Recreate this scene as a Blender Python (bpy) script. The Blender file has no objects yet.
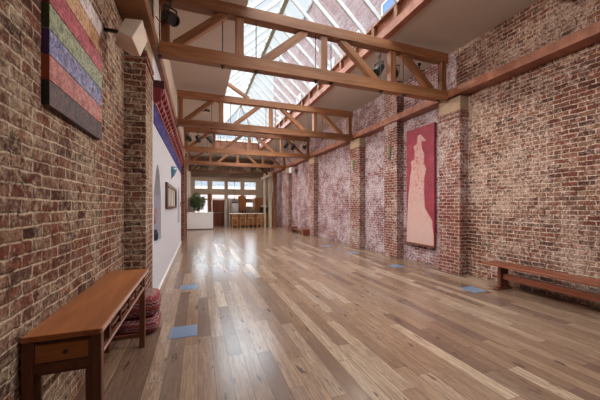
import bpy, bmesh, math, random
from mathutils import Vector, Matrix
random.seed(7)
S = bpy.context.scene
C = S.collection
PI = math.pi

# ------------------------------------------------------------------ helpers
def box(bm, x0, x1, y0, y1, z0, z1):
    v = [bm.verts.new(p) for p in ((x0,y0,z0),(x1,y0,z0),(x1,y1,z0),(x0,y1,z0),(x0,y0,z1),(x1,y0,z1),(x1,y1,z1),(x0,y1,z1))]
    for f in ((0,3,2,1),(4,5,6,7),(0,1,5,4),(1,2,6,5),(2,3,7,6),(3,0,4,7)):
        bm.faces.new([v[i] for i in f])

def tag(o, label=None, cat=None, group=None, kind=None):
    if label: o['label'] = label
    if cat: o['category'] = cat
    if group: o['group'] = group
    if kind: o['kind'] = kind
    return o

def obj(name, bm, mat, parent=None, bevel=0, smooth=False, seg=2):
    bmesh.ops.recalc_face_normals(bm, faces=bm.faces)
    me = bpy.data.meshes.new(name)
    bm.to_mesh(me); bm.free()
    if smooth:
        for p in me.polygons: p.use_smooth = True
    me.materials.append(mat)
    o = bpy.data.objects.new(name, me); C.objects.link(o)
    if bevel:
        m = o.modifiers.new('b', 'BEVEL'); m.width = bevel; m.segments = seg; m.limit_method = 'ANGLE'
    if parent is not None: o.parent = parent
    return o

def B(name, mat, *boxes, parent=None, bevel=0):
    bm = bmesh.new()
    for b in boxes: box(bm, *b)
    return obj(name, bm, mat, parent, bevel)

def root(name, loc, label, cat, group=None, rz=0):
    o = bpy.data.objects.new(name, None); C.objects.link(o)
    o.location = loc; o.rotation_euler.z = rz; o.empty_display_size = .1
    return tag(o, label, cat, group)

def beam(name, p0, p1, w, d, mat, parent=None, bevel=.006):
    """box along local X from p0 to p1; w = width across, d = depth (up)"""
    p0, p1 = Vector(p0), Vector(p1); L = (p1-p0).length
    bm = bmesh.new(); box(bm, -L/2, L/2, -w/2, w/2, -d/2, d/2)
    o = obj(name, bm, mat, parent, bevel)
    x = (p1-p0).normalized()
    up = Vector((0,0,1)) if abs(x.z) < .99 else Vector((0,1,0))
    y = up.cross(x).normalized(); z = x.cross(y)
    o.rotation_euler = Matrix((x, y, z)).transposed().to_euler()
    o.location = (p0+p1)/2
    return o

def cyl(bm, p0, p1, r0, r1=None, n=12, caps=True):
    r1 = r0 if r1 is None else r1
    p0, p1 = Vector(p0), Vector(p1); x = (p1-p0).normalized()
    a = x.orthogonal().normalized(); b = x.cross(a)
    A = [bm.verts.new(p0+(a*math.cos(2*PI*i/n)+b*math.sin(2*PI*i/n))*r0) for i in range(n)]
    D = [bm.verts.new(p1+(a*math.cos(2*PI*i/n)+b*math.sin(2*PI*i/n))*r1) for i in range(n)]
    for i in range(n): bm.faces.new((A[i], A[(i+1)%n], D[(i+1)%n], D[i]))
    if caps: bm.faces.new(A[::-1]); bm.faces.new(D)

def lathe(bm, prof, n=20, c=(0,0,0)):
    rings = [[bm.verts.new((c[0]+r*math.cos(2*PI*i/n), c[1]+r*math.sin(2*PI*i/n), c[2]+z)) for i in range(n)] for r, z in prof]
    for k in range(len(rings)-1):
        for i in range(n):
            bm.faces.new((rings[k][i], rings[k][(i+1)%n], rings[k+1][(i+1)%n], rings[k+1][i]))
    bm.faces.new(rings[0][::-1]); bm.faces.new(rings[-1])

def copy_tree(o, parent=None):
    c = o.copy(); C.objects.link(c)
    if parent is not None: c.parent = parent
    for ch in list(o.children): copy_tree(ch, c)
    return c

# ------------------------------------------------------------------ materials
class NT:
    def __init__(s, name):
        s.m = bpy.data.materials.new(name); s.m.use_nodes = True
        s.n = s.m.node_tree.nodes; s.l = s.m.node_tree.links
        s.p = s.n['Principled BSDF']
    def new(s, t, **kw):
        x = s.n.new(t)
        for k, v in kw.items(): setattr(x, k, v)
        return x
    def put(s, sock, v):
        if isinstance(v, bpy.types.NodeSocket): s.l.new(v, sock)
        elif v is not None:
            if isinstance(v, (tuple, list)) and len(v) == 3 and sock.type == 'RGBA': v = (*v, 1)
            sock.default_value = v
    def math(s, op, a, b=None, c=None):
        x = s.new('ShaderNodeMath', operation=op)
        for i, v in enumerate((a, b, c)):
            if v is not None: s.put(x.inputs[i], v)
        return x.outputs[0]
    def mix(s, f, a, b, mode='MIX'):
        x = s.new('ShaderNodeMix', data_type='RGBA', blend_type=mode)
        s.put(x.inputs[0], f); s.put(x.inputs[6], a); s.put(x.inputs[7], b)
        return x.outputs[2]
    def ramp(s, f, stops, interp='LINEAR'):
        x = s.new('ShaderNodeValToRGB'); e = x.color_ramp.elements; x.color_ramp.interpolation = interp
        while len(e) < len(stops): e.new(.5)
        for i, (p, c) in enumerate(stops):
            e[i].position = p; e[i].color = (*c, 1) if len(c) == 3 else c
        s.put(x.inputs[0], f); return x.outputs[0]
    def map(s, f, a, b, c=0., d=1.):
        x = s.new('ShaderNodeMapRange'); s.put(x.inputs[0], f)
        for i, v in enumerate((a, b, c, d)): x.inputs[i+1].default_value = v
        return x.outputs[0]
    def noise(s, vec, scale, detail=4, rough=.55, dist=0):
        x = s.new('ShaderNodeTexNoise'); s.put(x.inputs['Vector'], vec)
        x.inputs['Scale'].default_value = scale; x.inputs['Detail'].default_value = detail
        x.inputs['Roughness'].default_value = rough; x.inputs['Distortion'].default_value = dist
        return x.outputs['Fac']
    def coord(s, k='Object'): return s.new('ShaderNodeTexCoord').outputs[k]
    def sep(s, v):
        x = s.new('ShaderNodeSeparateXYZ'); s.put(x.inputs[0], v); return x.outputs
    def comb(s, a, b, c=0.):
        x = s.new('ShaderNodeCombineXYZ')
        for i, v in enumerate((a, b, c)): s.put(x.inputs[i], v)
        return x.outputs[0]
    def bump(s, h, strength=.4, dist=.01):
        x = s.new('ShaderNodeBump'); s.put(x.inputs['Height'], h)
        x.inputs['Strength'].default_value = strength; x.inputs['Distance'].default_value = dist
        s.l.new(x.outputs[0], s.p.inputs['Normal'])
    def done(s, color, rough=.6, metal=0, spec=None):
        s.put(s.p.inputs['Base Color'], color); s.put(s.p.inputs['Roughness'], rough)
        s.p.inputs['Metallic'].default_value = metal
        if spec is not None: s.p.inputs['Specular IOR Level'].default_value = spec
        return s.m

def plain(name, col, rough=.6, metal=0, var=.12, scale=6):
    t = NT(name); n = t.noise(t.coord(), scale)
    d = tuple(max(0, c*(1-var)) for c in col); b = tuple(min(1, c*(1+var)) for c in col)
    return t.done(t.mix(n, d, b), rough, metal)

def wood(name, c0, c1, c2, rough=.5, axis='X', fine=1., rnd=True):
    t = NT(name); X, Y, Z = t.sep(t.coord())[:3]
    r = t.new('ShaderNodeObjectInfo').outputs['Random'] if rnd else 0.
    k = {'X': (1.2, 16, 16), 'Y': (16, 1.2, 16), 'Z': (16, 16, 1.2)}[axis]
    off = t.math('MULTIPLY', r, 37.) if rnd else 0.
    v = t.comb(t.math('ADD', t.math('MULTIPLY', X, k[0]*fine), off), t.math('MULTIPLY', Y, k[1]*fine), t.math('MULTIPLY', Z, k[2]*fine))
    g = t.noise(v, 1, 6, .6, .6)
    col = t.ramp(g, [(.28, c0), (.5, c1), (.72, c2)])
    g2 = t.noise(v, .25, 2)
    col = t.mix(t.map(g2, .4, .65, 0, .6), col, tuple(x*.55 for x in c0))
    if rnd: col = t.mix(t.math('MULTIPLY', r, .25), col, c2)
    t.bump(g, .3, .005)
    return t.done(col, rough)

def brick(name, ramp, wash, mortar, w_lo, w_hi, seed=0., bw=.225, rh=.08, wash_scale=1.1, dark=.5):
    t = NT(name); X, Y, Z = t.sep(t.coord())[:3]
    P = t.coord()
    u = t.math('ADD', t.math('ADD', X, Y), seed)
    wob = t.noise(P, 3.2, 3)
    wob2 = t.noise(P, 11, 3)
    uu = t.math('ADD', u, t.math('MULTIPLY', t.math('SUBTRACT', wob2, .5), .06))
    zz = t.math('ADD', Z, t.math('ADD', t.math('MULTIPLY', t.math('SUBTRACT', wob, .5), .03), t.math('MULTIPLY', t.math('SUBTRACT', wob2, .5), .028)))
    b = t.new('ShaderNodeTexBrick'); t.put(b.inputs['Vector'], t.comb(uu, zz))
    b.inputs['Scale'].default_value = 1; b.inputs['Brick Width'].default_value = bw; b.inputs['Row Height'].default_value = rh
    b.inputs['Mortar Size'].default_value = .012; b.inputs['Mortar Smooth'].default_value = .8
    b.inputs['Color1'].default_value = (0,0,0,1); b.inputs['Color2'].default_value = (1,1,1,1); b.inputs['Mortar'].default_value = (.5,.5,.5,1)
    base = t.ramp(b.outputs['Color'], ramp)
    fine = t.noise(P, 24, 8, .8)
    base = t.mix(t.map(fine, .42, .60, 0, .75), base, tuple(c*.33 for c in ramp[1][1]))
    big = t.noise(P, wash_scale, 4, .6)
    mid = t.noise(P, 6.5, 5, .75, .6)
    grit = t.noise(P, 15, 8, .95, .4)
    sm = t.math('ADD', t.math('ADD', t.math('MULTIPLY', big, .26), t.math('MULTIPLY', mid, .30)), t.math('MULTIPLY', grit, .44))
    f = t.map(sm, w_lo, w_hi, 0, .92)
    wcol = t.mix(t.map(t.noise(P, 30, 6, .8), .42, .58), tuple(c*.62 for c in wash), tuple(min(1, c*1.25) for c in wash))
    col = t.mix(f, base, wcol)
    mcol = t.mix(t.map(grit, .42, .54), tuple(c*dark for c in mortar), mortar)
    mf = t.math('MULTIPLY', b.outputs['Fac'], t.map(t.noise(P, 8, 6, .85), .40, .54, .3, 1))
    col = t.mix(mf, col, mcol)
    pit = t.noise(P, 13, 6, .8, 1.)
    col = t.mix(t.map(pit, .545, .60, 0, .85), col, (.05,.022,.018))
    h = t.math('ADD', t.math('MULTIPLY', b.outputs['Fac'], -.8), t.math('MULTIPLY', fine, .9))
    t.bump(h, .9, .014)
    return t.done(col, .88, 0, .2)

R1 = [(.0,(.06,.025,.02)), (.25,(.15,.045,.03)), (.5,(.23,.07,.042)), (.75,(.28,.11,.065)), (.93,(.12,.065,.055)), (1.,(.36,.2,.12))]
M_brick_l = brick('old brick tan wash', R1, (.46,.355,.26), (.74,.61,.46), .48, .545, 0., .23, .082)
M_brick_r = brick('old brick pink wash', R1, (.52,.36,.285), (.76,.61,.49), .485, .545, 3.3)
R2 = [(.0,(.10,.035,.04)), (.3,(.21,.055,.05)), (.6,(.30,.095,.075)), (1.,(.33,.16,.14))]
M_brick_w = brick('whitewashed brick', R2, (.56,.46,.49), (.66,.57,.58), .475, .535, 8.1, wash_scale=1.6)
R3 = [(.0,(.13,.035,.025)), (.4,(.24,.06,.042)), (.8,(.33,.11,.07)), (1.,(.2,.09,.06))]
M_brick_p = brick('pier brick', R3, (.54,.42,.38), (.66,.55,.48), .49, .56, 1.7)
M_brick_d = brick('red pier brick', R3, (.46,.34,.26), (.52,.41,.33), .52, .62, 5.2)

def floor_mat():
    t = NT('oak plank floor'); X, Y, Z = t.sep(t.coord())[:3]
    W = .15
    row = t.math('FLOOR', t.math('DIVIDE', X, W))
    wn = t.new('ShaderNodeTexWhiteNoise', noise_dimensions='1D'); t.put(wn.inputs['W'], row)
    yy = t.math('ADD', Y, t.math('MULTIPLY', wn.outputs['Value'], 7.))
    b = t.new('ShaderNodeTexBrick'); b.offset = 0.; t.put(b.inputs['Vector'], t.comb(yy, X))
    b.inputs['Scale'].default_value = 1; b.inputs['Brick Width'].default_value = 1.55; b.inputs['Row Height'].default_value = W
    b.inputs['Mortar Size'].default_value = .0022; b.inputs['Mortar Smooth'].default_value = .3
    b.inputs['Color1'].default_value = (0,0,0,1); b.inputs['Color2'].default_value = (1,1,1,1)
    rnd = b.outputs['Color']
    col = t.ramp(rnd, [(0,(.14,.085,.06)), (.2,(.215,.13,.085)), (.45,(.28,.175,.11)), (.7,(.33,.215,.14)), (.88,(.44,.32,.225)), (1,(.19,.12,.085))])
    g = t.noise(t.comb(t.math('MULTIPLY', X, 34.), t.math('MULTIPLY', Y, 2.4), t.math('MULTIPLY', rnd, 40.)), 1, 8, .75, 1.2)
    col = t.mix(t.map(g, .42, .56, 0, .85), col, t.mix(.62, col, (.08,.042,.028)))
    kn = t.noise(t.comb(t.math('MULTIPLY', X, 16.), t.math('MULTIPLY', Y, 3.2), t.math('MULTIPLY', rnd, 30.)), 1, 3, .5)
    col = t.mix(t.map(kn, .655, .70, 0, .9), col, (.05,.028,.02))
    big = t.noise(t.coord(), .5, 3)
    col = t.mix(t.map(big, .4, .7, 0, .12), col, (.42,.36,.32))
    col = t.mix(t.math('MULTIPLY', b.outputs['Fac'], .75), col, (.04,.025,.018))
    t.bump(t.math('ADD', t.math('MULTIPLY', b.outputs['Fac'], -1.), t.math('MULTIPLY', g, .12)), .10, .003)
    return t.done(col, t.map(g, .3, .7, .14, .3), 0, .7)
M_floor = floor_mat()

M_wood = wood('truss timber', (.11,.037,.013), (.27,.10,.038), (.44,.21,.10), .5)
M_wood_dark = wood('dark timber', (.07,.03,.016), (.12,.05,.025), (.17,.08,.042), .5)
M_wood_pink = wood('ledger timber', (.24,.075,.04), (.34,.125,.07), (.44,.19,.115), .5)
M_wood_brown = wood('ledger brown timber', (.17,.07,.03), (.27,.115,.05), (.36,.17,.085), .5)
M_table = wood('table wood', (.24,.066,.02), (.42,.14,.045), (.56,.23,.09), .33, 'Y', 1.)
M_tabled = wood('table frame wood', (.07,.02,.008), (.14,.042,.015), (.22,.075,.028), .4, 'Z', 1.)
M_drawer = wood('drawer wood', (.26,.085,.02), (.38,.135,.035), (.47,.19,.06), .4, 'X', 1.)
M_edge_highlight = wood('table edge highlight', (.3,.15,.11), (.5,.33,.28), (.62,.45,.4), .5, 'Y', 1.)  # pale pink paints the light caught along the table edges
M_bench = wood('bench wood', (.13,.035,.016), (.22,.06,.028), (.31,.095,.045), .38, 'Y', 1.)
M_bench_d = wood('bench trestle wood', (.08,.02,.012), (.14,.036,.02), (.2,.06,.03), .4, 'Z', 1.)
M_stool = wood('stool wood', (.30,.14,.055), (.44,.23,.10), (.55,.32,.16), .45, 'Z', 1.)
M_cab = wood('cabinet wood', (.26,.09,.025), (.38,.15,.045), (.46,.21,.08), .4, 'Z', 1.)
M_cabcream = wood('cream wood', (.52,.42,.3), (.62,.52,.38), (.68,.6,.46), .5, 'Z', 1.)
M_doorw = wood('door wood', (.14,.035,.02), (.2,.055,.03), (.27,.085,.045), .4, 'Z', 1.)
M_ceil = plain('ceiling plaster', (.52,.43,.37), .85, var=.05, scale=2)
M_plaster = plain('white plaster', (.55,.56,.63), .6, var=.04, scale=3)
M_cream = plain('cream plaster', (.42,.33,.25), .7, var=.06)
M_creamlight = plain('light cream paint', (.8,.72,.62), .6, var=.05)
M_stone = plain('sandstone cap', (.36,.25,.165), .8, var=.25, scale=9)
M_white = plain('white paint', (.82,.80,.78), .4, var=.03)
M_grey = plain('grey alu bar', (.62,.64,.64), .45, 0, var=.08)
M_ridge = plain('ridge metal', (.27,.27,.2), .5, 0, var=.2)
M_black = plain('black metal', (.015,.015,.017), .4, 0, var=.3)
M_iron = plain('rod iron', (.05,.04,.038), .45, .3, var=.3)
M_spk = plain('speaker shell', (.66,.56,.46), .55, var=.04)
M_cornice = plain('crimson carved cornice', (.20,.02,.025), .5, var=.3, scale=12)
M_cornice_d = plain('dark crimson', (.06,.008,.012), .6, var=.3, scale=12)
M_rose = plain('rose moulding', (.45,.17,.14), .55, var=.2, scale=9)
M_chrome = plain('chrome', (.75,.75,.75), .25, .9, var=.05)
M_vent = plain('brushed floor grille', (.20,.28,.42), .3, .35, var=.1, scale=30)  # blue of the reflected sky is mixed into the metal colour
M_ventd = plain('grille slot', (.1,.11,.14), .5, var=.1)
M_pink_b = brick('neighbour brick', [(.0,(.24,.14,.14)), (.3,(.3,.18,.18)), (.6,(.36,.24,.23)), (1.,(.32,.26,.28))], (.46,.39,.43), (.44,.4,.43), .5, .7, 2., .5, .18)
M_pinkwall = plain('pink facade', (.78,.62,.62), .8, var=.08, scale=1)
M_bluewin = plain('blue window', (.10,.2,.42), .25, var=.2, scale=1)
M_glasspink = plain('pale shopfront', (.6,.5,.55), .3, var=.1)
M_ground = plain('pavement', (.5,.48,.45), .9)
M_roofm = plain('roof felt', (.25,.24,.24), .9)

def blue_band():
    t = NT('blue mosaic band'); P = t.coord()
    v = t.new('ShaderNodeTexVoronoi'); t.put(v.inputs['Vector'], P); v.inputs['Scale'].default_value = 16
    n = t.sep(v.outputs['Color'])[0]
    return t.done(t.ramp(n, [(0,(.006,.004,.09)), (.6,(.012,.008,.17)), (.88,(.04,.02,.2)), (1,(.2,.15,.36))]), .8)
M_blue = blue_band()

def glass():
    t = NT('clear glazing'); tr = t.new('ShaderNodeBsdfTransparent'); tr.inputs[0].default_value = (.94,.97,.98,1)
    gl = t.new('ShaderNodeBsdfGlossy'); gl.inputs['Roughness'].default_value = .03
    mx = t.new('ShaderNodeMixShader'); mx.inputs[0].default_value = .07
    t.l.new(tr.outputs[0], mx.inputs[1]); t.l.new(gl.outputs[0], mx.inputs[2])
    t.l.new(mx.outputs[0], t.n['Material Output'].inputs[0]); return t.m
M_glass = glass()

def paint_stripe(name, a, b, c, seed):
    t = NT(name); P = t.coord(); P2 = t.new('ShaderNodeVectorMath', operation='ADD'); t.put(P2.inputs[0], P); P2.inputs[1].default_value = (seed, seed, seed)
    n = t.noise(P2.outputs[0], 8, 8, .8, 3.); n2 = t.noise(P2.outputs[0], 30, 5, .7, 1.)
    col = t.ramp(n, [(.40, tuple(x*.35 for x in a)), (.47, a), (.52, b), (.58, c)])
    col = t.mix(t.map(n2, .52, .7, 0, .6), col, tuple(min(1, x*1.5+.03) for x in c))
    return t.done(col, .5)

def cushion_mat(name, sc, off):
    t = NT(name); X, Y, Z = t.sep(t.coord('Object'))[:3]
    z = t.math('ADD', t.math('MULTIPLY', Z, sc), off)
    st = t.math('FRACT', z)
    zig = t.math('PINGPONG', t.math('MULTIPLY', t.math('ADD', X, Y), 14.), .5)
    st2 = t.math('FRACT', t.math('ADD', z, t.math('MULTIPLY', zig, .35)))
    col = t.ramp(st2, [(0,(.20,.03,.035)), (.3,(.28,.055,.06)), (.42,(.42,.30,.26)), (.48,(.07,.025,.04)), (.68,(.33,.11,.10)), (.8,(.34,.22,.2)), (.85,(.15,.02,.03))], 'CONSTANT')
    v = t.new('ShaderNodeTexVoronoi', distance='MANHATTAN'); t.put(v.inputs['Vector'], t.coord()); v.inputs['Scale'].default_value = 13
    col = t.mix(t.map(v.outputs['Distance'], .18, .3, .65, 0), col, (.6,.42,.38))
    return t.done(col, .9)
M_cush = cushion_mat('kilim weave', 9., .2)
M_cush2 = cushion_mat('kilim weave dark', 13., .6)

# ------------------------------------------------------------------ setting
st = lambda o: tag(o, kind='structure')
XL, XR, XW, XP = -.97, 5.87, -.70, 5.63       # left brick, right brick, left plaster face, right pier face
YB, YE, ZC = -3.0, 23.6, 5.35
OX0, OX1, OY0, OY1 = .87, 3.92, .4, 19.0      # skylight opening
st(B('floor', M_floor, (XL-.3, XR+.3, YB, YE+.3, -.15, 0)))
st(B('ceiling', M_ceil, (XL-.3, OX0, YB, YE, ZC, ZC+.12), (OX1, XR+.3, YB, YE, ZC, ZC+.12),
     (OX0, OX1, YB, OY0, ZC, ZC+.12), (OX0, OX1, OY1+.15, YE, ZC, ZC+.12)))
st(B('wall_left', M_brick_l, (XL-.3, XL, YB, 5.2, 0, ZC)))
st(B('wall_right', M_brick_r, (XR, XR+.3, YB, 5.2, 0, ZC)))
st(B('wall_right', M_brick_w, (XR, XR+.3, 5.2, YE, 0, ZC)))
st(B('wall_front', M_brick_l, (XL, XR, YB-.3, YB, 0, ZC)))
# white plastered stretch of the left wall with two arched recesses
def plaster_wall():
    bm = bmesh.new(); x0, x1 = XL, XW
    box(bm, x0-.3, x0, 5.2, YE, 0, ZC)
    def arch(y0, y1, z0, zs, za):
        box(bm, x0, x1, y0, y1, 0, z0)
        n = 12; ym = (y0+y1)/2; hw = (y1-y0)/2
        def zt(y):
            k = abs(y-ym)/hw
            return zs + (za-zs)*(1-k**1.7)
        for i in range(n):
            ya, yb = y0+(y1-y0)*i/n, y0+(y1-y0)*(i+1)/n
            za_, zb_ = zt(ya), zt(yb)
            vs = [bm.verts.new(p) for p in ((x0,ya,za_),(x1,ya,za_),(x1,yb,zb_),(x0,yb,zb_),(x0,ya,ZC),(x1,ya,ZC),(x1,yb,ZC),(x0,yb,ZC))]
            for f in ((0,3,2,1),(4,5,6,7),(0,1,5,4),(1,2,6,5),(2,3,7,6),(3,0,4,7)): bm.faces.new([vs[k] for k in f])
    arch(5.35, 6.33, .93, 1.8, 2.36); arch(11.3, 12.3, .93, 1.8, 2.36)
    box(bm, x0, x1, 5.2, 5.35, 0, ZC); box(bm, x0, x1, 6.33, 11.3, 0, ZC); box(bm, x0, x1, 12.3, YE, 0, ZC)
    return obj('wall_left', bm, M_plaster)
st(plaster_wall())
st(B('trim_10', M_ceil, (XW-.01, XW+.012, 5.2, YE, 4.34, ZC)))
st(B('baseboard_left', M_white, (XW, XW+.015, 5.2, 13.5, 0, .05)))

# end wall with openings
Ws = [(-.25,.74), (1.04,2.04), (2.25,3.31), (3.57,4.56)]
def end_wall():
    bm = bmesh.new(); y0, y1 = YE, YE+.3
    xs = [XL] + [v for w in Ws for v in w] + [XR]
    for i in range(0, len(xs), 2): box(bm, xs[i], xs[i+1], y0, y1, 0, ZC)      # piers between openings
    for i, (a, b) in enumerate(Ws):
        box(bm, a, b, y0, y1, 3.56, ZC); box(bm, a, b, y0, y1, 2.49, 2.9)
        if i == 0: box(bm, a, b, y0, y1, 2.06, 2.12); box(bm, a, b, y0, y1, 0, .95)
        elif i == 1: box(bm, a, b, y0, y1, 2.07, 2.12)
        elif i == 2: box(bm, a, b, y0, y1, 0, 2.12)
        else:
            box(bm, a, b, y0, y1, 1.87, 2.12); box(bm, a, b, y0, y1, 0, 1.48)
            box(bm, a, 3.71, y0, y1, 1.48, 1.87); box(bm, 4.33, b, y0, y1, 1.48, 1.87)
    return obj('wall_back', bm, M_cream)
st(end_wall())
wn = 0
def window(a, b, z0, z1, mull=1):
    global wn; wn += 1
    o = B('window_%d' % wn, M_creamlight, (a,a+.04,YE+.08,YE+.14,z0,z1), (b-.04,b,YE+.08,YE+.14,z0,z1), (a+.04,b-.04,YE+.08,YE+.14,z0,z0+.04), (a+.04,b-.04,YE+.08,YE+.14,z1-.04,z1),
          *[(a+(b-a)*k/(mull+1)-.012, a+(b-a)*k/(mull+1)+.012, YE+.09, YE+.13, z0+.04, z1-.04) for k in range(1, mull+1)])
    st(o); B('glass_pane', M_glass, (a+.04, b-.04, YE+.105, YE+.112, z0+.04, z1-.04), parent=o)
for a, b in Ws: window(a, b, 2.9, 3.56)
for a, b in Ws: window(a, b, 2.12, 2.49, 0)
window(-.25, .74, .95, 2.06, 2); window(3.71, 4.33, 1.48, 1.87, 0)
d = st(B('door_1', M_doorw, (1.06, 2.02, YE+.02, YE+.07, .0, 2.05)))
B('door_panel', M_doorw, (1.16,1.92,YE+.005,YE+.02,.15,.9), (1.16,1.92,YE+.005,YE+.02,1.1,1.92), parent=d, bevel=.006)
B('push_bar', M_chrome, (1.12,1.96,YE-.05,YE-.02,1.0,1.05), (1.14,1.17,YE-.02,YE+.02,1.0,1.05), (1.91,1.94,YE-.02,YE+.02,1.0,1.05), parent=d)
st(B('trim_1', M_creamlight, (2.08, 2.2, YE-.12, YE, 0, 2.1), (2.34, 2.44, YE-.12, YE, 0, 2.1)))
st(B('trim_2', M_wood_brown, (.8, .98, YE-.06, YE, 0, 2.55)))
# portal of cream posts in front of the kitchen corner
st(B('trim_4', M_cabcream, (4.55,4.68,20.5,20.65,0,3.95)))
st(B('trim_5', M_cabcream, (4.92,5.12,20.5,20.7,0,4.05)))
st(B('trim_6', M_wood_brown, (5.25,5.5,20.5,20.8,0,4.1)))
beam('trim_7', (4.35,20.45,3.55), (5.1,20.45,3.9), .1, .16, M_creamlight)['kind'] = 'structure'
st(B('trim_8', M_creamlight, (-.66,-.5,21.6,21.75,0,4.0)))
st(B('trim_9', M_wood_brown, (-.68,-.5,14.5,14.75,0,4.1)))

# brick piers
def pier(y0, y1, side, top=4.12, cap=True, mat=None, x=None):
    mat = mat or M_brick_p
    if side > 0: a, b = (XP if x is None else x), XR
    else: a, b = XL, (XW if x is None else x)
    body = top-(.36 if cap else 0)
    o = tag(B('brick_pillar', mat, (a, b, y0, y1, 0, body)), kind='structure')
    if cap:
        g = .02
        aa, bb = (a-g, b) if side > 0 else (a, b+g)
        B('corbel_course', M_brick_d, (aa, bb, y0-g, y1+g, body-.12, body-.07), (aa, bb, y0-g, y1+g, body-.02, body+.03), parent=o)
        B('stone_cap', M_stone, (a, b, y0, y1, body+.0, top), parent=o, bevel=.01)
    return o
pier(4.89, 5.5, 1); pier(7.08, 7.7, 1, ZC, False)
pier(9.2, 9.88, 1); pier(13.6, 14.3, 1); pier(18.0, 18.7, 1); pier(22.4, 23.1, 1)
pier(4.55, 5.2, -1, mat=M_brick_l); pier(13.5, 14.2, -1, mat=M_brick_d, x=-.56); pier(22.2, 22.9, -1, x=-.6)

# ------------------------------------------------------------------ ledger beams
o = B('ledger_beam', M_wood_pink, (5.57, XR, YB+.02, 7.06, 4.15, 4.32), (5.57, 5.62, 7.06, 7.72, 4.15, 4.32), (5.57, XR, 7.72, YE-.02, 4.15, 4.32), bevel=.008)
o.modifiers.clear()
tag(o, 'long reddish timber ledger running along the right-hand brick wall on the pillar caps', 'beam')
o = B('ledger_beam', M_wood_brown, (XL, -.62, YB+.02, 5.15, 4.13, 4.33), (XW, -.62, 5.15, YE-.02, 4.13, 4.33))
tag(o, 'long brown timber ledger above the left wall and the red cornice', 'beam')
o = beam('ceiling_joist', (3.95, 2.8, 5.15), (5.86, 2.8, 5.15), .22, .38, M_wood_brown)
tag(o, 'short dark brown joist under the ceiling in the upper right corner of the view', 'beam')

# ------------------------------------------------------------------ trusses
def truss(y, mat, label, light=1.):
    r = root('roof_truss', (2.37, y, 4.08), label, 'roof truss', 'timber roof trusses across the hall')
    X = lambda x: x-2.37
    x0, x1 = -.60, 5.56; zb, zt = .11, 1.0     # chord centre heights above the base
    beam('bottom_chord', (X(x0), .0, zb), (X(x1), .0, zb), .17, .22, mat, r)
    beam('top_chord', (X(x0), .0, zt), (X(x1), .0, zt), .19, .20, mat, r)
    for px in (-.51, .71, 2.37, 4.02, 5.46):
        beam('post', (X(px), 0, zb+.11), (X(px), 0, zt-.1), .14, .13, mat, r)
    for a, b in ((-.36,.45), (1.15,1.98), (2.76,3.6), (4.3,5.12)):
        up = (a < 2)
        za, zc = (zb+.1, zt-.09) if up else (zt-.09, zb+.1)
        beam('diagonal', (X(a), 0, za), (X(b), 0, zc), .13, .13, mat, r)
    bm = bmesh.new(); cyl(bm, (0,0,-.03), (0,0,.92), .009, n=6); rod0 = obj('tie_rod', bm, M_iron, r)
    bm = bmesh.new(); box(bm, -.035,.035,-.035,.035,-.015,0); cyl(bm, (0,0,-.05), (0,0,-.015), .02, n=6); plate = obj('washer_plate', bm, M_iron, rod0)
    xs = (-.60, .41, 1.01, 2.2, 2.54, 3.73, 4.33, 5.34)
    for i, px in enumerate(xs):
        q = rod0 if i == 0 else rod0.copy()
        if i:
            C.objects.link(q); pl = plate.copy(); C.objects.link(pl); pl.parent = q
        q.parent = r; q.location = (X(px), -.01, 0)
    return r
TY = [5.24, 9.64, 14.04, 18.44, 22.8]
tl = ['nearest orange-brown timber truss of the row, over the red painting, with iron tie rods',
      'second timber truss from the front, resting on the second capped pillar',
      'third timber truss, framing the far end of the skylight, with black stage lights',
      'fourth timber truss, between the third and the darkest one at the far end',
      'farthest and darkest truss, in front of the end windows']
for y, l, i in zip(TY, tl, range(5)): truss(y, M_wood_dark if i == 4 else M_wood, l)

# ------------------------------------------------------------------ skylight
sk = root('skylight', (2.25, 9.5, 5.35), 'long pitched glass skylight with pale glazing bars above the trusses', 'skylight')
def sP(x, y, z): return (x-2.25, y-9.5, z-5.35)
RX, RZ, EZ, XA, XB = 2.25, 7.3, 5.86, .70, 3.88
HY = 16.2
def pane(pts, name='glass_pane'):
    bm = bmesh.new(); v = [bm.verts.new(sP(*p)) for p in pts]; bm.faces.new(v)
    o = obj(name, bm, M_glass, sk); m = o.modifiers.new('s', 'SOLIDIFY'); m.thickness = .008; return o
pane([(XA,OY0,EZ),(RX,OY0,RZ),(RX,HY,RZ),(XA,OY1,EZ)])
pane([(XB,OY0,EZ),(XB,OY1,EZ),(RX,HY,RZ),(RX,OY0,RZ)])
pane([(XA,OY1,EZ),(RX,HY,RZ),(XB,OY1,EZ)])
pane([(XA,OY0,EZ),(XB,OY0,EZ),(RX,OY0,RZ)])
y = OY0+.25
def bar(a, b, w=.045, d=.1, m=M_grey, n='glazing_bar'):
    return beam(n, sP(*a), sP(*b), w, d, m, sk, 0)
while y < OY1-.2:
    if y < HY: zr, f = RZ, 1.
    else: f = (OY1-y)/(OY1-HY); zr = EZ+(RZ-EZ)*f
    bar((XA, y, EZ-.06), (XA+(RX-XA)*f, y, zr-.06)); bar((XB, y, EZ-.06), (XB+(RX-XB)*f, y, zr-.06))
    y += .6
for x in (1.2, 1.72, 2.25, 2.78, 3.3):
    f = 1-abs(x-RX)/1.6
    bar((x, OY1, EZ-.06), (x, OY1-(OY1-HY)*f, EZ+(RZ-EZ)*f-.06))
bar((RX, OY0, RZ-.09), (RX, HY, RZ-.09), .12, .17, M_ridge, 'ridge_beam')
bar((RX, HY, RZ-.08), (XA, OY1, EZ-.08), .07, .13, M_grey, 'hip_bar'); bar((RX, HY, RZ-.08), (XB, OY1, EZ-.08), .07, .13, M_grey, 'hip_bar')
cb = root('skylight_curb', (2.25, 9.5, 5.35), 'reddish timber curb of rails and short studs between ceiling and skylight', 'curb')
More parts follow.
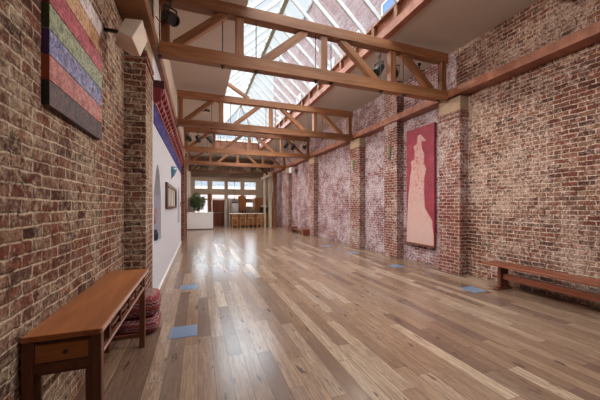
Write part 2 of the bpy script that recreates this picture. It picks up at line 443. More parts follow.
def cB(name, mat, x0, x1, y0, y1, z0, z1): return B(name, mat, (x0-2.25, x1-2.25, y0-9.5, y1-9.5, z0-5.35, z1-5.35), parent=cb)
y = OY0+.4
cB('infill_board', M_wood_pink, 3.98, 4.02, OY0, OY1, 5.47, 5.86)
cB('lower_rail', M_wood_pink, 3.87, 4.02, OY0, OY1, 5.33, 5.5)
cB('top_rail', M_wood, 3.88, 4.02, OY0, OY1, 5.79, 5.85)
while y < OY1-.3:
    cB('stud', M_wood, 3.89, 3.98, y, y+.1, 5.5, 5.79); y += .82
cB('side_board', M_creamlight, .67, .7, OY0, OY1, 5.47, 5.86)
cB('infill_board', M_wood_pink, OX0, OX1, OY1+.06, OY1+.1, 5.4, 5.8)
cB('lower_rail', M_wood_pink, OX0, OX1, OY1, OY1+.1, 5.33, 5.45)
cB('top_rail', M_creamlight, OX0-.1, OX1+.05, OY1-.02, OY1+.12, 5.78, 5.9)
for k in range(7): cB('stud', M_wood, OX0+.05+k*.47, OX0+.15+k*.47, OY1-.02, OY1+.06, 5.45, 5.75)
cB('infill_board', M_ceil, OX0, OX1, OY0-.1, OY0, 5.35, 5.86)
br = beam('strut', (.9, 9.64, 5.62), (1.62, 9.64, 5.2), .1, .1, M_wood)
tag(br, 'slanting timber strut from the skylight curb down to the second truss', 'brace')

# ------------------------------------------------------------------ stage lights
def stage_light(loc, rz, tilt, label):
    r = root('stage_light', loc, label, 'stage light', 'black stage lights hung on the trusses', rz)
    bm = bmesh.new(); cyl(bm, (0,0,-.06), (0,0,.1), .014, n=8); box(bm, -.03,.03,-.02,.02,.06,.12); obj('clamp', bm, M_black, r)
    bm = bmesh.new(); box(bm,-.11,.11,-.015,.015,-.07,-.055); box(bm,-.11,-.098,-.015,.015,-.24,-.06); box(bm,.098,.11,-.015,.015,-.24,-.06); obj('yoke', bm, M_black, r)
    bm = bmesh.new(); lathe(bm, [(.05,.17),(.075,.15),(.08,.0),(.095,-.02),(.095,-.14),(.08,-.14),(.075,-.1)], 16)
    c = obj('lamp_can', bm, M_black, r, smooth=False); c.location = (0,0,-.22); c.rotation_euler = (tilt,0,0)
    return r
SL = [((-.42,5.05,4.86), .6, -.9, 'black stage light on the nearest truss by the white speaker'),
      ((3.82,5.42,4.86), 2., .8, 'black stage light left of the right-hand post of the nearest truss'),
      ((4.24,5.42,4.86), 2.4, .9, 'black stage light right of the right-hand post of the nearest truss'),
      ((4.95,5.42,4.86), 2.8, 1.1, 'black stage light nearest the right wall on the nearest truss'),
      ((-.40,13.85,4.86), .5, -.9, 'black stage light at the left end of the third truss'),
      ((.0,13.85,4.86), -.5, .9, 'second black stage light from the left wall on the third truss'),
      ((.52,13.85,4.86), -1., 1., 'black stage light just left of the skylight on the third truss'),
      ((4.22,13.85,4.86), 2., .8, 'black stage light just right of the skylight on the third truss'),
      ((4.6,13.85,4.8), 2.4, .9, 'middle black stage light right of the skylight on the third truss'),
      ((5.2,13.85,4.86), 2.8, 1.1, 'black stage light nearest the right wall on the third truss'),
      ((-.35,22.6,4.86), .5, -.9, 'black stage light at the left end of the farthest truss'),
      ((.2,22.6,4.86), -.5, .9, 'black stage light right of another at the left end of the farthest truss'),
      ((4.3,22.6,4.86), 2., .8, 'black stage light at the right end of the farthest truss, left one'),
      ((4.95,22.6,4.86), 2.4, .9, 'black stage light beside the right wall on the farthest truss')]
for a in SL: stage_light(*a)
bm = bmesh.new()
pts = [Vector(p) for p in ((-.42,5.05,4.74), (-.47,5.03,4.6), (-.53,5.02,4.52), (-.59,5.0,4.53), (-.63,5.02,4.6))]
for a_, b_ in zip(pts, pts[1:]): cyl(bm, a_, b_, .007, n=6)
o = obj('power_cable', bm, M_black)
tag(o, 'thin black cable drooping from the stage light beside the white speaker', 'cable')

# ------------------------------------------------------------------ speakers
def speaker_near():
    A=(-.78,3.7,3.72); Bq=(-.60,3.72,3.75); Cc=(-.545,3.68,3.50); D=(-.56,3.32,3.13); E=(-.765,3.36,3.39); F=(-.625,3.27,3.29)
    G=(-.86,3.62,3.36); H=(-.70,3.7,3.3)
    r = root('wall_speaker', (-.97, 3.6, 3.5), 'cream wedge-shaped loudspeaker high on the left brick wall', 'speaker')
    bm = bmesh.new()
    V = [bm.verts.new(Vector(p)-Vector((-.97,3.6,3.5))) for p in (A,Bq,Cc,D,E,F,G,H)]
    bmesh.ops.convex_hull(bm, input=V)
    obj('speaker_cabinet', bm, M_spk, r, .012)
    B('bracket', M_black, (.0,.18,.06,.09,.02,.05), parent=r)
    bm = bmesh.new(); n = Vector((1,-.35,0)).normalized(); c = Vector((-.565,3.47,3.33))-Vector((-.97,3.6,3.5))
    box(bm, -.006,.006,-.015,.015,-.012,.012); q = obj('badge', bm, M_black, r); q.location = (.375,-.13,-.165); q.rotation_euler = (0,.5,0)
    return r
speaker_near()
r = root('wall_speaker', (5.87, 17.0, 3.8), 'small round-cornered white loudspeaker high on the right brick wall far down the hall', 'speaker')
bm = bmesh.new(); box(bm, -.5,-.2,-.2,.15,-.18,.18); obj('speaker_cabinet', bm, M_white, r, .07, seg=4)
B('bracket', M_black, (-.22,0,-.03,.03,-.03,.03), parent=r)

# ------------------------------------------------------------------ striped painting
r = root('striped_painting', (-.965, 2.88, 2.86), 'large canvas of seven coloured horizontal bands on the left brick wall', 'painting')
cols = [('black band',(.015,.01,.012),(.04,.02,.02),(.16,.05,.04),'rust'), ('salmon band',(.34,.06,.05),(.5,.14,.11),(.42,.22,.2),'rust'),
        ('violet band',(.07,.07,.2),(.2,.18,.34),(.3,.32,.5),'purple'), ('green band',(.16,.2,.12),(.28,.32,.2),(.4,.4,.28),'green'),
        ('crimson band',(.28,.03,.06),(.42,.07,.1),(.5,.14,.16),'maroon'), ('ochre band',(.42,.22,.11),(.55,.33,.18),(.62,.42,.26),'ochre'), ('pale band',(.6,.5,.5),(.7,.6,.6),(.75,.68,.7),'pale')]
M_side = [plain('side '+n, c, .6) for n, c in (('dark',(.02,.02,.02)),('rust',(.35,.08,.03)),('purple',(.08,.035,.2)),('green',(.05,.09,.03)),('maroon',(.2,.03,.04)),('ochre',(.4,.25,.1)),('pale',(.6,.55,.55)))]
for i, cdef in enumerate(cols):
    z0 = -.575+i*.164; m = paint_stripe(cdef[0], cdef[1], cdef[2], cdef[3], i*3.7)
    q = B('painted_band', m, (-.005,.04,-.525,.525,z0+.004,z0+.16), parent=r)
    q['label'] = cdef[0].replace(' band', '') + ' coloured band of the canvas'
    q.data.materials.append(M_side[i])
    for p in q.data.polygons:
        if p.normal.y < -.9: p.material_index = 1
r.scale = (1, 1.04, 1.04)
B('stretcher_frame', M_black, (-.004,.036,-.44,.44,-.5,.5), parent=r)

# ------------------------------------------------------------------ red painting
def red_mat():
    t = NT('crimson canvas'); P = t.coord(); n = t.noise(P, 3, 6, .7); n2 = t.noise(P, 22, 5, .7, 1.5)
    c = t.ramp(n, [(.3,(.17,.012,.024)), (.6,(.27,.024,.045)), (.8,(.33,.06,.075))])
    return t.done(t.mix(t.map(n2, .62, .75, 0, .5), c, (.6,.25,.24)), .6)
def pale_mat():
    t = NT('pale figure paint'); P = t.coord(); n = t.noise(P, 7, 8, .75, 3.); n2 = t.noise(P, 2, 4)
    c = t.ramp(n, [(.42,(.3,.04,.06)), (.47,(.45,.2,.18)), (.52,(.52,.38,.32)), (.58,(.45,.22,.2)), (.63,(.3,.05,.065))])
    return t.done(t.mix(t.map(t.sep(P)[2], .2, -1.2, .1, .85), c, (.5,.33,.29)), .6)
M_pale = pale_mat()
r = root('red_painting', (5.87, 6.32, 2.145), 'tall crimson canvas with a pale ghostly figure hung between two brick pillars', 'painting')
B('canvas', red_mat(), (-.09,-.02,-.52,.52,-1.625,1.625), parent=r, bevel=.004)
# figure outline in (y, z): y grows to the left in the photo
Lo = [(.505,-1.6),(.50,-1.1),(.47,-.7),(.44,-.3),(.38,.1),(.36,.3),(.31,.5),(.33,.7),(.2,.8),(.18,1.0),(.23,1.12),(.1,1.18),(.06,1.4)]
Ro = [(-.04,1.42),(-.25,1.2),(-.06,1.22),(-.1,1.0),(-.18,.85),(-.16,.6),(-.26,.45),(-.18,.2),(-.17,-.2),(-.2,-.6),(-.3,-.75),(-.46,-.95),(-.47,-1.15),(-.505,-1.3),(-.505,-1.6)]
bm = bmesh.new(); out = Lo+Ro
vf = [bm.verts.new((-.096, y_, z_)) for y_, z_ in out]; vb = [bm.verts.new((-.089, y_, z_)) for y_, z_ in out]
bm.faces.new(vf); bm.faces.new(vb[::-1])
for i in range(len(out)): j = (i+1) % len(out); bm.faces.new((vf[i], vb[i], vb[j], vf[j]))
obj('painted_figure', bm, M_pale, r)['label'] = 'pale pink ghostly figure painted on the crimson'
B('bottom_strip', M_wood_dark, (-.1,-.01,-.52,.52,-1.66,-1.625), parent=r)  # dark strip along the lower edge of the canvas

# ------------------------------------------------------------------ left console table
r = root('console_table', (-.745, 2.95, 0), 'long narrow reddish wooden console table against the left brick wall', 'table')
X0, X1, Y0, Y1, H = -.215, .18, -.875, .9, .84
B('table_top', M_table, (X0,X1,Y0,Y1,H-.035,H), parent=r, bevel=.005)
B('edge_highlight', M_edge_highlight, (X1,X1+.006,Y0+.01,Y1-.01,H-.03,H-.004), parent=r)  # thin strip coloured as a highlight on the top's edge
for lx, ly in ((X0,Y0+.005), (X1-.055,Y0+.005), (X0,Y1-.24), (X1-.055,Y1-.24)):
    B('leg', M_tabled, (lx,lx+.055,ly,ly+.055,0,H-.035), parent=r, bevel=.004)
B('rail', M_tabled, (X0+.055,X1-.055,Y0+.012,Y0+.05,H-.05,H-.035), parent=r, bevel=.003); B('rail', M_tabled, (X0+.055,X1-.055,Y0+.012,Y0+.05,.615,.662), parent=r, bevel=.003)
B('inner_frame', M_tabled, (X0+.058,X0+.088,Y0+.02,Y0+.045,0,.595), (X1-.088,X1-.058,Y0+.02,Y0+.045,0,.595), (X0+.058,X1-.058,Y0+.02,Y0+.045,.595,.613), parent=r, bevel=.003)
dr = B('drawer', M_drawer, (X0+.066,X1-.066,Y0+.006,Y0+.03,.675,.78), parent=r, bevel=.004)
B('bead', M_tabled, (X0+.055,X0+.063,Y0+.004,Y0+.03,.663,.79), (X1-.063,X1-.055,Y0+.004,Y0+.03,.663,.79), (X0+.063,X1-.063,Y0+.004,Y0+.03,.782,.79), (X0+.063,X1-.063,Y0+.004,Y0+.03,.663,.672), parent=dr)
bm = bmesh.new(); cyl(bm, (0,Y0+.008,.728), (0,Y0-.008,.728), .009, .011); obj('knob', bm, M_black, dr)
for sx in (X0+.005, X1-.03):
    B('side_rail', M_tabled, (sx,sx+.025,Y0+.06,Y1-.24,.655,.685), parent=r, bevel=.003)
    q = B('fretwork', M_tabled, *[(sx+.003,sx+.022,Y0+.22+k*.3,Y0+.245+k*.3,.685,H-.035) for k in range(5)], *[(sx+.003,sx+.022,Y0+.27+k*.3,Y0+.47+k*.3,.735,.75) for k in range(4)], parent=r, bevel=.002)
B('edge_highlight', M_edge_highlight, (X1-.005,X1,Y0+.06,Y1-.24,.672,.684), parent=r)
B('end_rail', M_tabled, (X0+.055,X1-.055,Y1-.235,Y1-.205,.6,.68), parent=r); B('end_rail', M_tabled, (X0+.055,X1-.055,Y1-.235,Y1-.205,.12,.16), parent=r)

# ------------------------------------------------------------------ floor cushions
def cushion(loc, sx, sy, h, mat, label, rz):
    bm = bmesh.new(); bmesh.ops.create_cube(bm, size=1)
    bmesh.ops.subdivide_edges(bm, edges=bm.edges, cuts=9, use_grid_fill=True)
    for v in bm.verts:
        x, y, z = v.co*2
        e = (abs(x)**6+abs(y)**6)**(1/6) if (x or y) else 0
        k = math.sqrt(max(0, 1-min(1, e)**5))
        f = 1/max(1, (abs(x)**5+abs(y)**5)**.2)
        side = 1+.0*k
        v.co = Vector((x*f*sx/2*(1-.06*abs(z)**3), y*f*sy/2*(1-.06*abs(z)**3), z*h/2*(.62+.38*k)))
        v.co.x += .006*math.sin(y*9+z*7); v.co.z += .004*math.sin(x*11)
    o = obj('floor_cushion', bm, mat, smooth=True); o.location = loc; o.rotation_euler.z = rz
    tag(o, label, 'cushion', 'woven floor cushions stacked behind the console table'); return o
cushion((-.70,4.17,.105), .46, .50, .21, M_cush2, 'dark red patterned floor cushion at the bottom of the stack by the console table', 0)
cushion((-.69,4.16,.345), .45, .48, .27, M_cush, 'plump red and cream patterned floor cushion on top of the stack', .05)

# ------------------------------------------------------------------ right bench
r = root('trestle_bench', (5.5, 2.75, 0), 'long low dark red-brown trestle bench against the right brick wall', 'bench')
bm = bmesh.new(); box(bm, -.2,.2,-1.5,1.36,.445,.485); obj('seat', bm, M_bench, r, .006)
for ly in (1.08, -1.1):
    lg = B('leg', M_bench_d, (-.11,.11,ly-.03,ly+.03,.06,.445), parent=r, bevel=.008)
    B('foot', M_bench_d, (-.21,.21,ly-.04,ly+.04,0,.035), (-.16,.16,ly-.035,ly+.035,.035,.07), parent=lg, bevel=.006)
B('stretcher', M_bench, (-.04,.04,-1.07,1.05,.2,.30), parent=r, bevel=.004)
# far low bench
r = root('low_bench', (5.42, 15.2, 0), 'low dark bench with reddish block ends far down the right wall', 'bench')
B('seat', M_bench_d, (-.17,.17,-1.0,1.0,.2,.26), parent=r, bevel=.005)
for ly in (-1.05, .85): B('end_block', M_bench, (-.2,.2,ly,ly+.25,0,.34), parent=r, bevel=.01)
B('shelf', M_bench_d, (-.15,.15,-.8,.85,.08,.11), parent=r)

# ------------------------------------------------------------------ floor grilles
def vent(x, y, label, sx=.32, sy=.34):
    r = root('floor_grille', (x, y, 0), label, 'floor vent', 'metal grilles set in the floor')
    B('frame', M_vent, (-sx/2,sx/2,-sy/2,-sy/2+.02,0,.005), (-sx/2,sx/2,sy/2-.02,sy/2,0,.005), (-sx/2,-sx/2+.02,-sy/2+.02,sy/2-.02,0,.005), (sx/2-.02,sx/2,-sy/2+.02,sy/2-.02,0,.005), parent=r)
    B('grille', M_vent, (-sx/2+.02,sx/2-.02,-sy/2+.02,sy/2-.02,0,.003), parent=r)
vent(-.17, 3.9, 'blue-grey metal floor grille nearest the console table')
vent(-.17, 6.0, 'blue-grey floor grille beside the white wall, beyond the one near the table')
vent(4.93, 4.0, 'blue-grey floor grille just beyond the end of the trestle bench')
vent(4.93, 6.24, 'blue-grey floor grille in front of the crimson painting')
vent(4.93, 8.5, 'faint floor grille before the second capped pillar')
vent(4.8, 10.3, 'small far floor grille past the second capped pillar')

# ------------------------------------------------------------------ cornice on the left wall
r = root('carved_cornice', (-.7, 9.4, 3.0), 'carved crimson cornice with rows of bracket ends along the white wall', 'cornice')
L = 4.1
B('blue_frieze', M_blue, (0,.012,-L,L,-.03,.3), parent=r)['label'] = 'deep blue patterned band under the cornice'
B('rose_moulding', M_rose, (0,.04,-L,L,.3,.325), parent=r); B('rose_moulding', M_rose, (0,.09,-L,L,.445,.47), parent=r); B('rose_moulding', M_rose, (0,.155,-L,L,.60,.65), parent=r)
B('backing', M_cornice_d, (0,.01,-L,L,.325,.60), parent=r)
def row(name, mat, z0, z1, out, w, step):
    n = int(2*L/step)
    for k in range(n):
        y = -L+.05+k*step
        bm = bmesh.new(); vs = [(.01,z0),(out*.55,z0),(out,z0+(z1-z0)*.45),(out,z1),(.01,z1)]
        a = [bm.verts.new((x,y,z)) for x,z in vs]; b = [bm.verts.new((x,y+w,z)) for x,z in vs]
        bm.faces.new(a); bm.faces.new(b[::-1])
        for i in range(5): j=(i+1)%5; bm.faces.new((a[i],b[i],b[j],a[j]))
        obj(name, bm, mat, r)
row('bracket_end', M_cornice, .335, .44, .08, .14, .3)
row('dentil', M_cornice, .48, .595, .14, .16, .3)
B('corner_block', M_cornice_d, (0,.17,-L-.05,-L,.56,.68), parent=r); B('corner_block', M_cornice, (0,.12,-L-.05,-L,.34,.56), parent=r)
# ------------------------------------------------------------------ framed pane, sconces, switch on the left wall
r = root('framed_mirror', (-.7, 8.6, 1.8), 'long dark-framed glazed panel on the white wall', 'mirror')
fr = B('frame', M_wood_dark, (0,.05,-1.5,1.5,.25,.33), (0,.05,-1.5,1.5,-.28,-.22), (0,.05,-1.5,-1.4,-.22,.25), (0,.05,1.4,1.5,-.22,.25), parent=r)
t = NT('grey mirror'); M_mirror = t.done((.5,.55,.6), .12, .8)
B('mirror_glass', M_mirror, (.005,.015,-1.4,1.4,-.22,.25), parent=r)
B('mullion', M_creamlight, (.015,.04,-.75,-.65,-.22,.25), (.015,.04,.0,.1,-.22,.25), (.015,.04,.7,.8,-.22,.25), parent=r)
def half_bowl(name, loc, r0, h, mat, label, side):
    rt = root(name, loc, label, 'wall lamp')
    bm = bmesh.new(); n = 10; prof = [(.15,0),(.5,.2),(.8,.55),(1,1)]
    rings = [[bm.verts.new((side*abs(math.sin(PI*i/n))*r0*k, math.cos(PI*i/n)*r0*k, h*z)) for i in range(n+1)] for k, z in prof]
    for a in range(3):
        for i in range(n): bm.faces.new((rings[a][i], rings[a][i+1], rings[a+1][i+1], rings[a+1][i]))
    o = obj('lamp_shade', bm, mat, rt, smooth=True); o.modifiers.new('s','SOLIDIFY').thickness = .008
    B('backplate', M_black, (min(0,side*.01),max(0,side*.01),-.05,.05,-.04,.06), parent=rt)
    return rt
M_teal = plain('teal glass', (.10,.25,.36), .2, var=.3); M_green = plain('olive glass', (.16,.17,.09), .3, var=.3)
half_bowl('wall_sconce', (-.7,8.75,2.38), .15, .3, M_teal, 'teal glass wall lamp on the white wall above the framed panel', 1)
half_bowl('wall_sconce', (XP,7.42,3.06), .07, .36, M_green, 'slim olive wall lamp on the uncapped pillar beside the crimson painting', -1)
half_bowl('wall_sconce', (XP,9.6,2.98), .08, .34, M_green, 'slim olive wall lamp on the second capped pillar', -1)
o = B('light_switch', M_black, (-.7,-.685,12.9,13.05,1.55,1.75)); tag(o, 'small dark switch plate at the far end of the white wall', 'switch')

# potted plant in the first niche
r = root('potted_orchid', (-.79, 6.02, .93), 'black pot with bright red flowers in the first arched niche', 'plant')
bm = bmesh.new(); lathe(bm, [(.05,0),(.085,.02),(.095,.12),(.07,.2),(.075,.22),(.06,.22)], 16); obj('pot', bm, plain('black glaze', (.02,.02,.03), .2), r)
bm = bmesh.new()
for a, b in (((0,0,.2),(.01,-.04,.48)), ((0,0,.2),(.02,.06,.55)), ((0,0,.2),(.0,.0,.6))): cyl(bm, a, b, .005, n=5)
obj('stem', bm, plain('stem green', (.1,.16,.05), .6), r)
M_red = plain('red petals', (.6,.02,.03), .5)
bm = bmesh.new()
for _ in range(26):
    c = Vector((random.uniform(-.03,.08), random.uniform(-.16,.17), random.uniform(.36,.64))); s = random.uniform(.022,.04)
    for k in range(5):
        a = 2*PI*k/5; d1 = Vector((.3, math.cos(a), math.sin(a))); d2 = Vector((.1, math.cos(a+.7), math.sin(a+.7))); d3 = Vector((.1, math.cos(a-.7), math.sin(a-.7)))
        bm.faces.new([bm.verts.new(c), bm.verts.new(c+d2*s*.8), bm.verts.new(c+d1*s*1.4), bm.verts.new(c+d3*s*.8)])
obj('blossom', bm, M_red, r); r.scale = (.85, .85, .95)

# ceiling fixtures
o = bmesh.new(); lathe(o, [(.07,0),(.075,-.03),(.05,-.06)], 16); o = obj('smoke_detector', o, plain('yellowed plastic', (.5,.38,.2), .5)); o.location = (.67,5.65,ZC)
tag(o, 'small round yellowed smoke detector on the ceiling by the nearest truss', 'smoke detector')
for i, (x, y) in enumerate(((.30,11.6), (.30,16.2))):
    bm = bmesh.new(); cyl(bm, (0,0,0), (0,0,-.05), .02, n=8); cyl(bm, (-.13,0,-.08), (-.02,0,-.08), .05, .03, 10); cyl(bm, (.13,0,-.08), (.02,0,-.08), .05, .03, 10); box(bm, -.04,.04,-.03,.03,-.1,-.04)
    o = obj('twin_emergency_lamp', bm, M_black); o.location = (x, y, ZC)
    tag(o, ('small black twin lamp on the ceiling beyond the second truss', 'small black twin lamp on the ceiling beyond the third truss')[i], 'lamp')

# ------------------------------------------------------------------ reception desk, tree
r = root('reception_desk', (.13, 20.0, 0), 'plain white reception counter at the far left end of the hall', 'desk')
B('front_panel', M_white, (-.82,.82,-.03,.0,.06,1.1), parent=r, bevel=.004)
B('side_panel', M_white, (.79,.82,.0,.7,.06,1.1), (-.82,-.79,.0,.7,.06,1.1), parent=r)
B('counter_top', M_white, (-.82,.84,-.05,.72,1.1,1.14), parent=r, bevel=.006)
B('plinth', M_wood_dark, (-.8,.8,.0,.66,0,.06), parent=r)
r = root('potted_fig_tree', (-.02, 21.3, 0), 'leafy green indoor tree rising behind the white reception counter', 'plant')
bm = bmesh.new(); lathe(bm, [(.16,0),(.22,.02),(.24,.4),(.2,.42),(.18,.36)], 16); obj('pot', bm, plain('clay pot', (.3,.2,.15), .6), r)
bm = bmesh.new(); cyl(bm, (0,0,.36), (.02,0,1.3), .03, .022, 8)
for k in range(9):
    a = k*2.4; cyl(bm, (.02,0,1.1+.07*k), (.02+.4*math.cos(a),.3*math.sin(a),1.5+.1*k), .014, .006, 6)
obj('stem', bm, M_wood_dark, r)
bm = bmesh.new()
for _ in range(1500):
    a = random.uniform(0, 2*PI); u = random.uniform(-1,1); q = random.random()**.45
    c = Vector((.0+.52*q*math.cos(a)*math.sqrt(1-u*u), .45*q*math.sin(a)*math.sqrt(1-u*u), 1.88+.66*q*u))
    if c.x > .15 and c.z > 2.25: continue
    d = Vector((random.uniform(-1,1), random.uniform(-1,1), random.uniform(-1.1,.4))).normalized(); s = d.orthogonal().normalized()*.032
    m = c+d*.06
    bm.faces.new([bm.verts.new(p) for p in (c, m+s, c+d*.14, m-s)])
t = NT('tree leaves'); ML = t.done(t.ramp(t.noise(t.coord(), 9, 2), [(.35,(.012,.035,.008)), (.55,(.05,.10,.02)), (.72,(.22,.3,.07))]), .45)
obj('foliage', bm, ML, r)

# ------------------------------------------------------------------ kitchen bar
r = root('bar_counter', (3.4, 21.3, 0), 'wooden kitchen bar with pale worktop at the far end of the hall', 'counter')
B('worktop', M_creamlight, (-1.22,1.3,-.35,.3,.98,1.02), parent=r, bevel=.004)
B('front_panel', M_cab, (-1.12,1.2,-.05,-.02,.08,.98), parent=r)
B('side_panel', M_cab, (-1.12,-1.08,-.02,.28,.0,.98), (1.16,1.2,-.02,.28,.0,.98), parent=r)
B('plinth', M_wood_dark, (-1.08,1.16,0,.25,0,.08), parent=r)
def stool(x, label):
    r = root('bar_stool', (x, 20.6, 0), label, 'stool', 'wooden bar stools at the kitchen bar')
    for sx in (-.18,.15):
        B('leg', M_stool, (sx,sx+.045,-.19,-.145,0,.98), parent=r)
        B('leg', M_stool, (sx,sx+.045,.145,.19,0,.66), parent=r)
    B('seat', M_stool, (-.2,.2,-.2,.2,.66,.70), parent=r, bevel=.008)
    B('backrest', M_stool, (-.14,.155,-.185,-.155,.86,.98), (-.14,.155,-.185,-.155,.72,.76), *[(-.12+k*.09,-.085+k*.09,-.18,-.16,.76,.86) for k in range(3)], parent=r)
    B('rung', M_stool, (-.14,.155,-.18,-.155,.25,.29), (-.14,.155,-.18,-.155,.5,.54), (-.175,-.15,-.145,.145,.3,.34), (.16,.185,-.145,.145,.3,.34), parent=r)
    B('panel', M_cab, (-.135,.15,-.165,-.158,.29,.5), parent=r)
    return r
for x, l in ((2.45,'wooden bar stool at the door end of the kitchen bar'), (3.02,'second wooden bar stool from the door end of the bar'),
             (3.58,'third wooden bar stool from the door end of the bar'), (4.2,'wooden bar stool at the end of the bar away from the door')): stool(x, l)
r = root('wall_cabinet', (3.37, 23.4, 1.07), 'tall orange-brown cabinet left of the small window over the kitchen', 'cabinet')
B('carcass', M_cab, (-.3,.3,-.15,.18,0,1.3), parent=r)
B('door', M_cab, (-.29,-.01,-.17,-.15,.02,1.28), parent=r, bevel=.005); B('door', M_cab, (.01,.29,-.17,-.15,.02,1.28), parent=r, bevel=.005)
r = root('wall_cabinet', (4.72, 23.4, 1.07), 'orange-brown cabinet right of the small window over the kitchen', 'cabinet')
B('carcass', M_cab, (-.33,.33,-.15,.18,0,1.15), parent=r)
B('door', M_cab, (-.32,-.01,-.17,-.15,.02,1.13), parent=r, bevel=.005); B('door', M_cab, (.01,.32,-.17,-.15,.02,1.13), parent=r, bevel=.005)
r = root('kitchen_unit', (4.2, 23.2, 0), 'low kitchen cupboards with dark worktop under the small window', 'cabinet')
B('carcass', M_cab, (-1.15,1.4,-.25,.38,0,.92), parent=r); B('worktop', M_black, (-1.17,1.42,-.28,.38,.92,.96), parent=r)
for k in range(4): B('door', M_cab, (-1.13+k*.63,-.53+k*.63,-.27,-.25,.1,.9), parent=r, bevel=.005)
r = root('coffee_machine', (5.1, 22.9+.1, .96), 'black and steel coffee machine on the kitchen worktop', 'coffee machine')
B('housing', M_black, (-.32,.32,-.1,.3,.1,.5), (-.32,.32,.05,.3,0,.1), parent=r, bevel=.02)
B('drip_tray', M_chrome, (-.3,.3,-.1,.05,0,.05), parent=r); bm = bmesh.new()
for x in (-.15,.15): cyl(bm, (x,-.12,.18), (x,-.12,.1), .035); 
obj('group_head', bm, M_chrome, r)
B('cup_rail', M_chrome, (-.3,.3,-.08,-.06,.5,.54), (-.3,.3,.26,.28,.5,.54), parent=r)
for k in range(5):
    bm = bmesh.new(); lathe(bm, [(.03,0),(.045,.03),(.05,.1),(.045,.1),(.03,.02)], 12); o = obj('cup', bm, M_white); o.location = (4.88+.11*k, 23.1, 1.502)
    tag(o, 'small white cup standing on top of the coffee machine', 'cup', 'white cups on the coffee machine')
for k in range(7):
    bm = bmesh.new(); h = .16+.05*((k*3)%4); lathe(bm, [(.04,0),(.045,.01),(.045,h*.6),(.015,h*.8),(.015,h)], 10)
    o = obj('bottle', bm, M_black if k % 3 else M_cab); o.location = (3.2+.2*k, 23.05, .96)
    tag(o, 'small dark bottle standing on the kitchen worktop', 'bottle', 'dark bottles on the kitchen worktop')
r = root('pendant_lamp', (2.6, 22.0, 4.0), 'dark pendant shade hanging between door and kitchen bar', 'lamp')
bm = bmesh.new(); cyl(bm, (0,0,-1.85), (0,0,1.35), .006, n=6); obj('cord', bm, M_black, r)
bm = bmesh.new(); lathe(bm, [(.2,-2.2),(.2,-2.12),(.1,-1.95),(.03,-1.85)], 16); obj('lamp_shade', bm, plain('navy shade', (.02,.02,.05), .5), r)
r = root('tall_fridge', (2.75, 23.15, 0), 'pale grey refrigerator between the door and the kitchen cabinets', 'refrigerator')
B('body', plain('pale grey enamel', (.55,.52,.52), .4), (-.27,.27,-.25,.4,0,1.75), parent=r, bevel=.01)
B('door', plain('grey enamel door', (.5,.47,.48), .4), (-.265,.265,-.28,-.255,.05,1.15), (-.265,.265,-.28,-.255,1.17,1.73), parent=r, bevel=.008)
B('handle', M_chrome, (-.22,-.2,-.32,-.28,.7,1.1), (-.22,-.2,-.32,-.28,1.22,1.5), parent=r)

# ------------------------------------------------------------------ outside
r = root('neighbour_building', (8.2, 10, 5.3), 'tall pinkish brick building with blue windows seen through the skylight', 'building')
B('brick_wall', M_pink_b, (0,4,-14,22,-.1,11.6), parent=r)
B('roof_edge', M_roofm, (-.1,4,-14,22,11.6,11.8), parent=r)
for k in range(11):
    for zz in (3.6, ):
        y = -12.2+k*3.1
        w = B('window', M_bluewin, (-.03,.02,y,y+1.1,zz,zz+2.1), parent=r)
        B('window_frame', M_white, (-.06,-.03,y-.06,y,zz,zz+2.1), (-.06,-.03,y+1.1,y+1.16,zz,zz+2.1), (-.06,-.03,y-.06,y+1.16,zz+1.0,zz+1.07), (-.06,-.03,y-.06,y+1.16,zz-.06,zz), (-.06,-.03,y-.06,y+1.16,zz+2.1,zz+2.16), parent=w)
r = root('street_facade', (2, 31, 0), 'pale pink low building across the street behind the end windows', 'building')
B('front_wall', M_pinkwall, (-14,14,0,4,0,3.55), parent=r)
B('parapet', M_white, (-14,14,-.15,0,3.3,3.6), parent=r)
for k in range(8): B('window', M_glasspink, (-12+k*3.1,-10.6+k*3.1,-.03,.01,1.2,2.6), parent=r)
st(B('pavement', M_ground, (-15,18,YE+.35,60,-.2,-.02)))

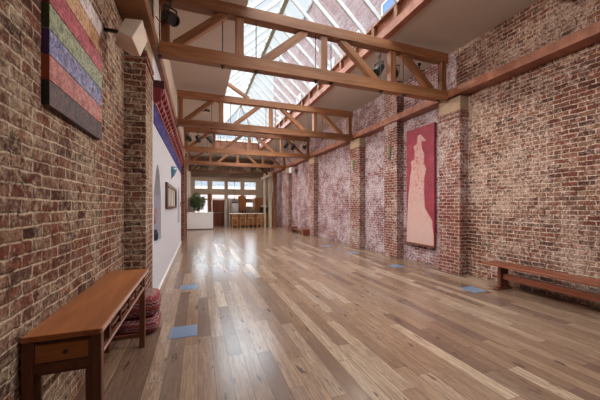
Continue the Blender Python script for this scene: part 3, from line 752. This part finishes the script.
# ------------------------------------------------------------------ camera
cam = bpy.data.cameras.new('Camera'); co = bpy.data.objects.new('Camera', cam); C.objects.link(co)
cam.sensor_width = 36; cam.lens = 285*36/600; cam.shift_y = 5.5/600; cam.clip_start = .05; cam.clip_end = 300
co.location = (0, 0, 1.6); co.rotation_euler = (PI/2, 0, -math.atan(102/285)); S.camera = co

# ------------------------------------------------------------------ sky and lights
w = bpy.data.worlds.new('World'); S.world = w; w.use_nodes = True
n = w.node_tree.nodes; l = w.node_tree.links; bg = n['Background']
tc = n.new('ShaderNodeTexCoord'); no = n.new('ShaderNodeTexNoise'); no.inputs['Scale'].default_value = 2.2; no.inputs['Detail'].default_value = 6
l.new(tc.outputs['Generated'], no.inputs['Vector'])
cr = n.new('ShaderNodeValToRGB'); e = cr.color_ramp.elements
e[0].position = .33; e[0].color = (.66,.80,1,1); e[1].position = .5; e[1].color = (.92,.96,1,1)
l.new(no.outputs['Fac'], cr.inputs[0]); l.new(cr.outputs[0], bg.inputs[0]); bg.inputs[1].default_value = .85

def sun(name, rot, e, ang, col):
    s = bpy.data.lights.new(name, 'SUN'); s.energy = e; s.angle = ang; s.color = col
    o = bpy.data.objects.new(name, s); C.objects.link(o); o.rotation_euler = rot; return o
sun('Sun', (.1, -.12, 0), 13, math.radians(100), (1, .98, .96))
sun('Sun', (math.radians(-77), 0, math.radians(8)), 6, math.radians(50), (.85, .93, 1))  # low second sun, added to brighten the window reflections on the floor

def fill_spot(loc, target, e, size=1.9, r=.12, col=(1,.90,.80)):  # fill lamps added between the trusses, apart from the stage lights
    s = bpy.data.lights.new('Fill_spot', 'SPOT'); s.energy = e; s.spot_size = size; s.spot_blend = .8; s.shadow_soft_size = r; s.color = col
    o = bpy.data.objects.new('Fill_spot', s); C.objects.link(o); o.location = loc
    o.rotation_euler = (Vector(target)-Vector(loc)).to_track_quat('-Z', 'Y').to_euler()
for y in (2.5, 7.4, 11.8, 16.2, 20.6):
    fill_spot((.3, y, 4.7), (XR, y, 2.4), 420); fill_spot((4.6, y, 4.7), (XL, y, 2.0), 460)
S.view_settings.view_transform = 'Standard'; S.view_settings.look = 'None'
S.view_settings.exposure = 0.28; S.view_settings.gamma = 1
